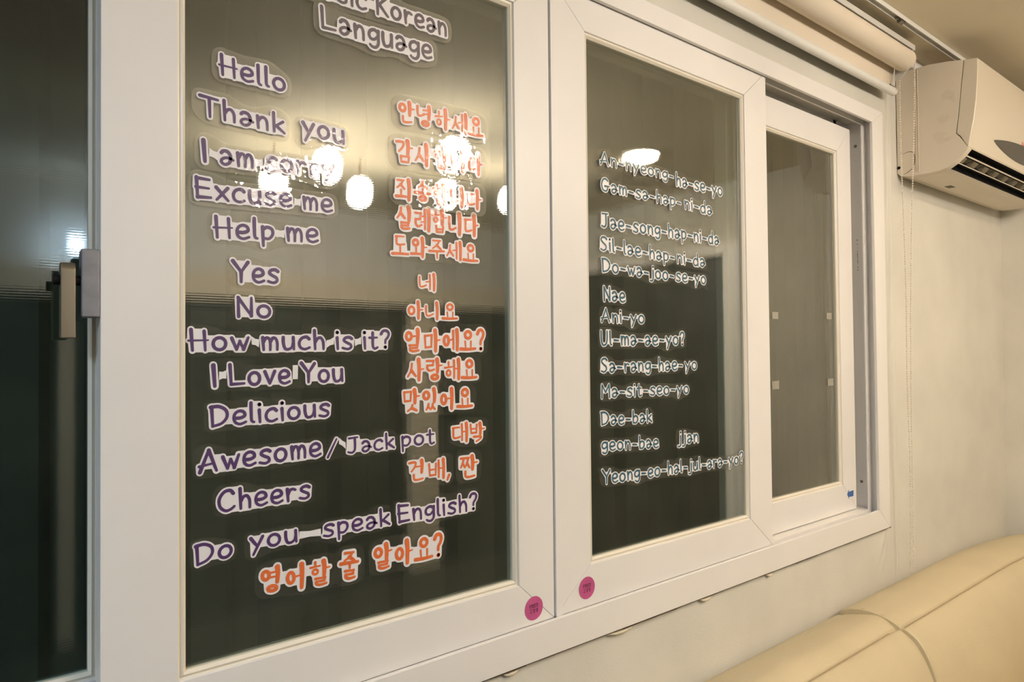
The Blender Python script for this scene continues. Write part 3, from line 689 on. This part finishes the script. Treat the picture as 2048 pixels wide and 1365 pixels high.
for k, (y, z, a, b) in enumerate(((-0.150, 2.285, 0.020, 0.014), (-0.138, 2.215, 0.018, 0.012), (-0.125, 2.165, 0.020, 0.012), (-0.15, 2.15, 0.012, 0.007), (-0.135, 2.145, 0.02, 0.006), (-0.165, 2.27, 0.008, 0.013))):
    bm = bmesh.new(); ring = []
    for i in range(18):
        t = 2*math.pi*i/18; q = 1+0.5*noise.noise(Vector((math.cos(t)*1.7, math.sin(t)*1.7, k*3.1)))
        ring.append(bm.verts.new((AX0-0.0004, y+a*math.cos(t)*q, z+b*math.sin(t)*q)))
    bm.faces.new(ring); link('smudge', bm, SMUDGE, ac)
# dark leaf-shaped display on the front panel
def fy(z): 
    T = [(2.373, -0.234), (2.345, -0.2345), (2.30, -0.232), (2.245, -0.228), (2.19, -0.221), (2.15, -0.213), (2.1165, -0.2065)]
    for (za, ya), (zb, yb) in zip(T, T[1:]):
        if zb <= z <= za: return ya+(yb-ya)*(za-z)/(za-zb)
    return -0.21
bm = bmesh.new(); N = 24; U = []; Lw = []
for i in range(N+1):
    t = i/N; xx = 2.545+0.58*t
    zu = 2.163+0.040*math.sin(math.pi*t)**0.8*0.6+0.012*t; zl = 2.163-0.034*math.sin(math.pi*t)**0.8+0.012*t
    U.append(bm.verts.new((xx, fy(zu)-0.0012, zu))); Lw.append(bm.verts.new((xx, fy(zl)-0.0012, zl)))
for i in range(N): bm.faces.new((U[i], U[i+1], Lw[i+1], Lw[i]))
link('display', bm, GREYWIN, fp)
bm = bmesh.new()
for i, x in enumerate((2.806, 2.822, 2.838)): box(bm, x, x+0.007, fy(2.20)-0.0012, fy(2.20)+0.002, 2.193, 2.206)
link('printed_mark', bm, REDINK, fp)
bm = bmesh.new(); box(bm, 2.60, 2.64, -0.075, -0.055, 2.0541, 2.0555); link('label_patch', bm, ACDIRT, ac)

# ------------------------------------------------------------------ sofa
sofa = empty('sofa', (1.9, -0.5, 0.0), 'cream leather sofa with stitched headrest sections against the window wall', 'sofa')
def cushion(name, x0, x1, prof, nx, endr, amp, parent, endsag=0.0, crown=0.0, r0=None, r1=None):
    """closed profile (y,z) swept along x; ends pulled in so the section looks stuffed"""
    cy = sum(p[0] for p in prof)/len(prof); cz = sum(p[1] for p in prof)/len(prof)
    P = []
    n = len(prof)
    for i in range(n):                                   # Catmull-Rom refine
        p0, p1, p2, p3 = prof[i-1], prof[i], prof[(i+1)%n], prof[(i+2)%n]
        for k in range(4):
            t = k/4
            P.append(tuple(0.5*((2*p1[c])+(-p0[c]+p2[c])*t+(2*p0[c]-5*p1[c]+4*p2[c]-p3[c])*t*t+(-p0[c]+3*p1[c]-3*p2[c]+p3[c])*t**3) for c in (0, 1)))
    bm = bmesh.new(); rings = []
    for i in range(nx+1):
        u = i/nx; s = 0.5-0.5*math.cos(math.pi*u); x = x0+(x1-x0)*s
        R0, A0 = r0 or (endr, amp); R1, A1 = r1 or (endr, amp)
        e0 = max(0, 1-(x-x0)/R0); e1 = max(0, 1-(x1-x)/R1)
        inset = max(A0*(1-math.sqrt(max(0, 1-e0*e0))), A1*(1-math.sqrt(max(0, 1-e1*e1))))
        ring = []
        for (y, z) in P:
            d = Vector((y-cy, z-cz)); L_ = d.length
            f = 1-inset/max(L_, 0.02)
            zz = cz+d.y*f - endsag*max(0, (x-(x1-0.75))/0.75)**2*(1 if z > cz else 0) + crown*math.sin(math.pi*u)*(1 if z > cz else 0)
            ring.append(bm.verts.new((x, cy+d.x*f, zz)))
        rings.append(ring)
    m_ = len(P)
    for a, b in zip(rings, rings[1:]):
        for k in range(m_): bm.faces.new((a[k], a[(k+1)%m_], b[(k+1)%m_], b[k]))
    bm.faces.new(rings[0]); bm.faces.new(rings[-1][::-1])
    return link(name, bm, LEATHER, parent, smooth=True)
SY, SZ = -0.180, 0.787
p1 = [(-0.028, 0.30), (-0.022, 0.60), (-0.024, 0.735), (-0.040, 0.758), (-0.085, 0.774), (-0.135, 0.783), (-0.170, 0.785), (-0.176, 0.777), (-0.190, 0.780), (-0.228, 0.752), (-0.262, 0.69), (-0.280, 0.60), (-0.275, 0.50), (-0.26, 0.40), (-0.20, 0.32)]
p2 = [(-0.028, 0.30), (-0.022, 0.60), (-0.026, 0.765), (-0.046, 0.795), (-0.090, 0.808), (-0.140, 0.806), (-0.180, 0.793), (-0.187, 0.783), (-0.200, 0.787), (-0.234, 0.762), (-0.266, 0.695), (-0.284, 0.60), (-0.279, 0.50), (-0.262, 0.40), (-0.20, 0.32)]
p1 = [(y, z+(0.023 if z > 0.7 and y > -0.15 else 0.004 if z > 0.7 else 0)) for y, z in p1]
b1 = cushion('backrest', 0.75, 1.868, p1, 90, 0.05, 0.030, sofa, r1=(0.03, 0.006))
b2 = cushion('backrest', 1.866, 3.30, p2, 120, 0.035, 0.022, sofa, endsag=0.045, r0=(0.010, 0.003))
# stitched seams on top front edge and across the joint
def seam_tube(name, pts, r, par, m=LEATHER):
    bm = bmesh.new(); tube(bm, pts, r, 8); return link(name, bm, m, par, smooth=True)
def stitches(pts, par, ln=0.006, gap=0.0035, r=0.0006):
    bm = bmesh.new(); acc = 0; 
    for a, b in zip(pts, pts[1:]):
        a, b = Vector(a), Vector(b); L_ = (b-a).length; d = (b-a)/L_; t = 0
        while t+ln < L_: tube(bm, [a+d*t, a+d*(t+ln)], r, 4); t += ln+gap
    o = link('stitching', bm, THREAD, par); o['kind'] = 'stuff'; return o
def surf(o, x, y0=None):
    return None
sag = lambda x, s=0.045: s*max(0, (x-2.55)/0.75)**2
XS = [0.82+0.05*i for i in range(200)]
L1 = [x for x in XS if x < 1.83]; L2 = [1.885]+[x for x in XS if 1.93 < x < 3.2]
g1 = p1[7]; g2 = p2[7]
seam_tube('seam', [(x, g1[0]-0.0010, g1[1]+0.0018) for x in L1], 0.0009, b1, SEAM_SHADE)  # dark tube along the groove paints the crease shade
seam_tube('seam', [(x, g2[0]-0.0010, g2[1]+0.0018-sag(x)) for x in L2], 0.0009, b2, SEAM_SHADE)
h1 = p1[6]; h2 = p2[6]
stitches([(x, h1[0]+0.003, h1[1]+0.0006) for x in L1], b1)
stitches([(x, h2[0]+0.003, h2[1]+0.0008-sag(x)) for x in L2], b2)
for xx, dz, mm in ((1.8795, 0.0003, THREAD), (1.8705, -0.0002, SEAM_SHADE)):
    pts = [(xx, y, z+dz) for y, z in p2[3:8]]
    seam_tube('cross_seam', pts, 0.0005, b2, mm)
# seats, base, legs
q = [(-0.24, 0.30), (-0.24, 0.45), (-0.32, 0.475), (-0.55, 0.48), (-0.80, 0.47), (-0.86, 0.43), (-0.87, 0.36), (-0.84, 0.30)]
cushion('seat', 0.75, 1.866, q, 30, 0.05, 0.02, sofa); cushion('seat', 1.868, 3.30, q, 30, 0.05, 0.02, sofa)
link('base', bx(0.78, 3.28, -0.83, -0.05, 0.10, 0.32), LEATHER, sofa, bevel=0.015)
for x in (0.85, 3.2):
    for y in (-0.78, -0.10):
        bm = bmesh.new(); tube(bm, [(x, y, 0.0), (x, y, 0.105)], [0.018, 0.025], 14); link('leg', bm, BLACK, sofa)

# ------------------------------------------------------------------ lamps (seen as reflections in the panes) and an added fill panel
lamps = [(1.08,-2.12), (1.18,-1.76), (1.50,-2.11), (1.52,-1.30), (1.87,-1.90), (2.20,-1.80)]
names = ['second nearest the far doors', 'left end', 'middle of the back', 'nearest the window', 'centre of the cluster', 'right end']
base = None
for i, (x, y) in enumerate(lamps):
    lb = 'small frosted globe pendant lamp on the ceiling, ' + names[i] + ' of the cluster'
    lp = empty('pendant_lamp', (x, y, ZC), lb.replace(' of the cluster of the cluster', ' of the cluster'), 'lamp', 'globe pendant lamps')
    bm = bmesh.new(); sphere(bm, (x, y, 2.30), 0.062, 20, 14); link('globe', bm, LAMPG, lp, smooth=True)
    bm = bmesh.new(); sphere(bm, (x, y, 2.30), 0.0635, 20, 4, 0.86, 1); tube(bm, [(x, y, 2.36), (x, y, ZC)], 0.006, 8); link('cap', bm, LAMPCAP, lp)
dl = empty('ceiling_downlight', (2.55, -1.22, ZC), 'flat round downlight in the ceiling towards the end wall', 'lamp')
bm = bmesh.new(); tube(bm, [(2.55, -1.22, ZC-0.012), (2.55, -1.22, ZC-0.001)], 0.085, 36); link('diffuser', bm, LAMPD, dl)
bm = bmesh.new()
for k in range(36): pass
tube(bm, [(2.55, -1.22, ZC-0.009), (2.55, -1.22, ZC)], [0.098, 0.098], 36); link('trim_ring', bm, PVC, dl)
cl = empty('cool_wall_lamp', (0.43, YB, 2.09), 'small cool white lamp on the fascia above the far doors', 'lamp')
bm = bmesh.new(); sphere(bm, (0.43, YB+0.08, 2.09), 0.019, 16, 10); link('bulb', bm, LAMPC, cl, smooth=True)
bm = bmesh.new(); tube(bm, [(0.43, YB, 2.09), (0.43, YB+0.04, 2.09)], 0.03, 16); link('holder', bm, LAMPCAP, cl)

pl = empty('fill_panel', (-1.3, -1.3, ZC), 'added cool fill panel, out of view under the ceiling at the left end', 'lamp')  # unseen panel added as cool fill for the left-facing edges
link('diffuser', bx(-1.6, -1.0, -1.6, -1.0, ZC-0.012, ZC-0.001), FILLP, pl); link('fill_panel_frame', bx(-1.62, -0.98, -1.62, -0.98, ZC-0.008, ZC), PVC, pl)
# ------------------------------------------------------------------ phrase stickers on the two big panes
PH = [
("Basic Korean",0.3833,2.0324,0.6243,2.0344,0.0311,"title"),
("Language",0.4045,1.9840,0.5944,1.9884,0.0322,"title"),
("Hello",0.2625,1.8801,0.3503,1.8767,0.0272,"p"),
("Thank",0.2365,1.8197,0.3486,1.8154,0.0266,"p"),
("you",0.3764,1.8207,0.4391,1.8184,0.0292,"p"),
("I am sorry",0.2402,1.7584,0.4213,1.7635,0.0280,"p"),
("Excuse me",0.2314,1.7094,0.4195,1.7131,0.0271,"p"),
("Help me",0.2557,1.6597,0.3983,1.6664,0.0282,"p"),
("Yes",0.2788,1.6014,0.3400,1.6029,0.0285,"p"),
("No",0.2845,1.5541,0.3293,1.5539,0.0266,"p"),
("How much is it?",0.2245,1.5075,0.5152,1.5099,0.0274,"p"),
("I Love You",0.2528,1.4602,0.4363,1.4615,0.0279,"p"),
("Delicious",0.2502,1.4067,0.4148,1.4107,0.0271,"p"),
("Awesome",0.2365,1.3476,0.4010,1.3536,0.0281,"p"),
("/ Jack",0.4129,1.3520,0.5220,1.3528,0.0235,"p"),
("pot",0.5362,1.3538,0.5955,1.3541,0.0245,"p"),
("Cheers",0.2601,1.2924,0.3845,1.2944,0.0272,"p"),
("Do",0.2315,1.2274,0.2766,1.2311,0.0259,"p"),
("you~speak",0.3016,1.2344,0.5132,1.2346,0.0258,"p"),
("English?",0.5290,1.2344,0.6806,1.2338,0.0274,"p"),
("안녕하세요",0.5321,1.8716,0.7004,1.8780,0.0329,"o"),
("감사합니다",0.5280,1.8077,0.6986,1.8102,0.0344,"o"),
("죄송합니다",0.5267,1.7485,0.6958,1.7494,0.0319,"o"),
("실례합니다",0.5299,1.7019,0.6899,1.7026,0.0351,"o"),
("도와주세요",0.5207,1.6590,0.6884,1.6582,0.0301,"o"),
("네",0.5693,1.6045,0.6016,1.6045,0.0268,"o"),
("아니요",0.5477,1.5570,0.6448,1.5585,0.0272,"o"),
("얼마에요?",0.5428,1.5042,0.6985,1.5068,0.0343,"o"),
("사랑해요",0.5469,1.4579,0.6841,1.4569,0.0335,"o"),
("맛있어요",0.5393,1.4098,0.6741,1.4085,0.0333,"o"),
("대박",0.6317,1.3525,0.6999,1.3491,0.0308,"o"),
("건배,",0.5484,1.2979,0.6262,1.2949,0.0310,"o"),
("짠",0.6472,1.2915,0.6844,1.2896,0.0352,"o"),
("영어할",0.3143,1.1718,0.4166,1.1655,0.0335,"o"),
("줄",0.4315,1.1668,0.4612,1.1642,0.0383,"o"),
("알아요?",0.4853,1.1690,0.6093,1.1682,0.0358,"o"),
("An-nyeong-",0.9912,1.8797,1.2220,1.8801,0.0243,"t"),
("ha-se-yo",1.2341,1.8718,1.4078,1.8720,0.0281,"t"),
("Gam-sa-hap-",0.9932,1.8265,1.2472,1.8241,0.0253,"t"),
("ni-da",1.2634,1.8239,1.3647,1.8212,0.0273,"t"),
("Jae-song-hap-ni-da",0.9933,1.7528,1.3907,1.7529,0.0283,"t"),
("Sil-lae-hap-",0.9911,1.7062,1.2250,1.6987,0.0272,"t"),
("ni-da",1.2338,1.6983,1.3346,1.6966,0.0269,"t"),
("Do-wa-joo-",0.9947,1.6632,1.2223,1.6574,0.0272,"t"),
("se-yo",1.2293,1.6579,1.3374,1.6560,0.0268,"t"),
("Nae",0.9980,1.6050,1.0600,1.6044,0.0282,"t"),
("Ani-yo",0.9915,1.5616,1.1200,1.5611,0.0261,"t"),
("Ul-ma-ae-yo?",0.9892,1.5145,1.2545,1.5156,0.0280,"t"),
("Sa-rang-hae-",0.9883,1.4605,1.2479,1.4597,0.0270,"t"),
("yo",1.2568,1.4595,1.2988,1.4597,0.0258,"t"),
("Ma-sit-seo-yo",0.9888,1.4096,1.2682,1.4063,0.0259,"t"),
("Dae-bak",0.9865,1.3550,1.1400,1.3502,0.0258,"t"),
("geon-bae",0.9870,1.3042,1.1601,1.2940,0.0258,"t"),
("jjan",1.2300,1.2963,1.3004,1.2946,0.0276,"t"),
("Yeong-eo-hal-jul-ara-yo?",0.9887,1.2375,1.4770,1.2270,0.0268,"t"),
]
KM = {'title': (MAUVE, 'grey-lettered', 'English title stickers'), 'p': (PURPLE, 'purple-lettered', 'English phrase stickers on the left pane'),
      'o': (ORANGE, 'orange-lettered', 'Korean phrase stickers on the left pane'), 't': (TEAL, 'teal-lettered', 'romanised phrase stickers on the right pane')}
seen_nida = 0
for (txt, x0, z0, x1, z1, H, k) in PH:
    m_, adj, grp = KM[k]
    word = txt.replace('~', ' ')
    where = {'title': 'at the top of the left pane', 'p': 'in the left column of words', 'o': 'in the right column of the left pane', 't': 'on the right pane'}[k]
    if txt == 'ni-da':
        where = 'on the right pane, after Gam-sa-hap' if not seen_nida else 'on the right pane, after Sil-lae-hap'; seen_nida = 1
    if txt in ('영어할', '줄', '알아요?'): where = 'in the lowest row of the left pane'
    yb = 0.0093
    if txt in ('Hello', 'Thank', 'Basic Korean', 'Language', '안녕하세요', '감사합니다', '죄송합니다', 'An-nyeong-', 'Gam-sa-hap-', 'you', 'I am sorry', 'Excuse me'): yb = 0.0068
    L_ = layout(txt, x0, z0, x1, z1, H, 1.0 if k != 't' else 0.92)
    if k == 'o':
        i_ = [p[0] for p in PH if p[6] == 'o'].index(txt)
        label = 'orange-lettered white Korean sticker, ' + ['topmost, level with Thank you', 'second from top, level with I am sorry', 'third from top, level with Excuse me', 'fourth from top, level with Help me', 'fifth from top, just under four close rows', 'shortest, one syllable level with Yes', 'three syllables, level with No', 'with question mark, level with How much is it', 'level with I Love You', 'level with Delicious', 'two syllables, right of Jack pot', 'two syllables and a comma, right of Cheers', 'one tall syllable right of the comma, above English', 'three syllables starting the lowest row', 'single syllable in the middle of the lowest row', 'with question mark, ending the lowest row'][i_]
    else:
        label = '%s white cut-out sticker reading "%s" %s' % (adj, word, where)
        if k == 't': label = '%s sticker reading "%s" %s' % (adj, word, where.replace('on the right pane, after', 'right of'))
    o = empty('phrase_sticker', ((x0+x1)/2, yb, (z0+z1)/2), label, 'sticker', grp)
    r = 0.088*H
    X, T, B_ = envelope(L_, r*0.95 if k != 't' else r*0.75, 0.0006, neck=H*0.13, close=H*(0.09 if k in 'to' else 0.17))
    X2, T2, B2 = envelope(L_, r*(3.6 if k in ('title',) else 3.4 if yb < 0.008 else 2.6), 0.0012, smooth=int(H*0.35/0.0012), neck=H*0.3)
    link('clear_film', strip(X2, T2, B2, yb), FILM2 if k == 't' else FILM_LIT if yb < 0.008 else FILM_DIM, o)
    link('white_backing', strip(X, T, B_, yb-0.0004), LAMW if k != 't' else LAMW2, o)
    cuts = [L_]
    if '~' in txt:
        xm = x0+(x1-x0)*0.43; cuts = [[s for s in L_ if s[0][0][0] < xm], [s for s in L_ if s[0][0][0] >= xm]]
    for cut in cuts:
        bm = bmesh.new(); ribbons(bm, cut, yb-0.0008); link('lettering', bm, m_, o)
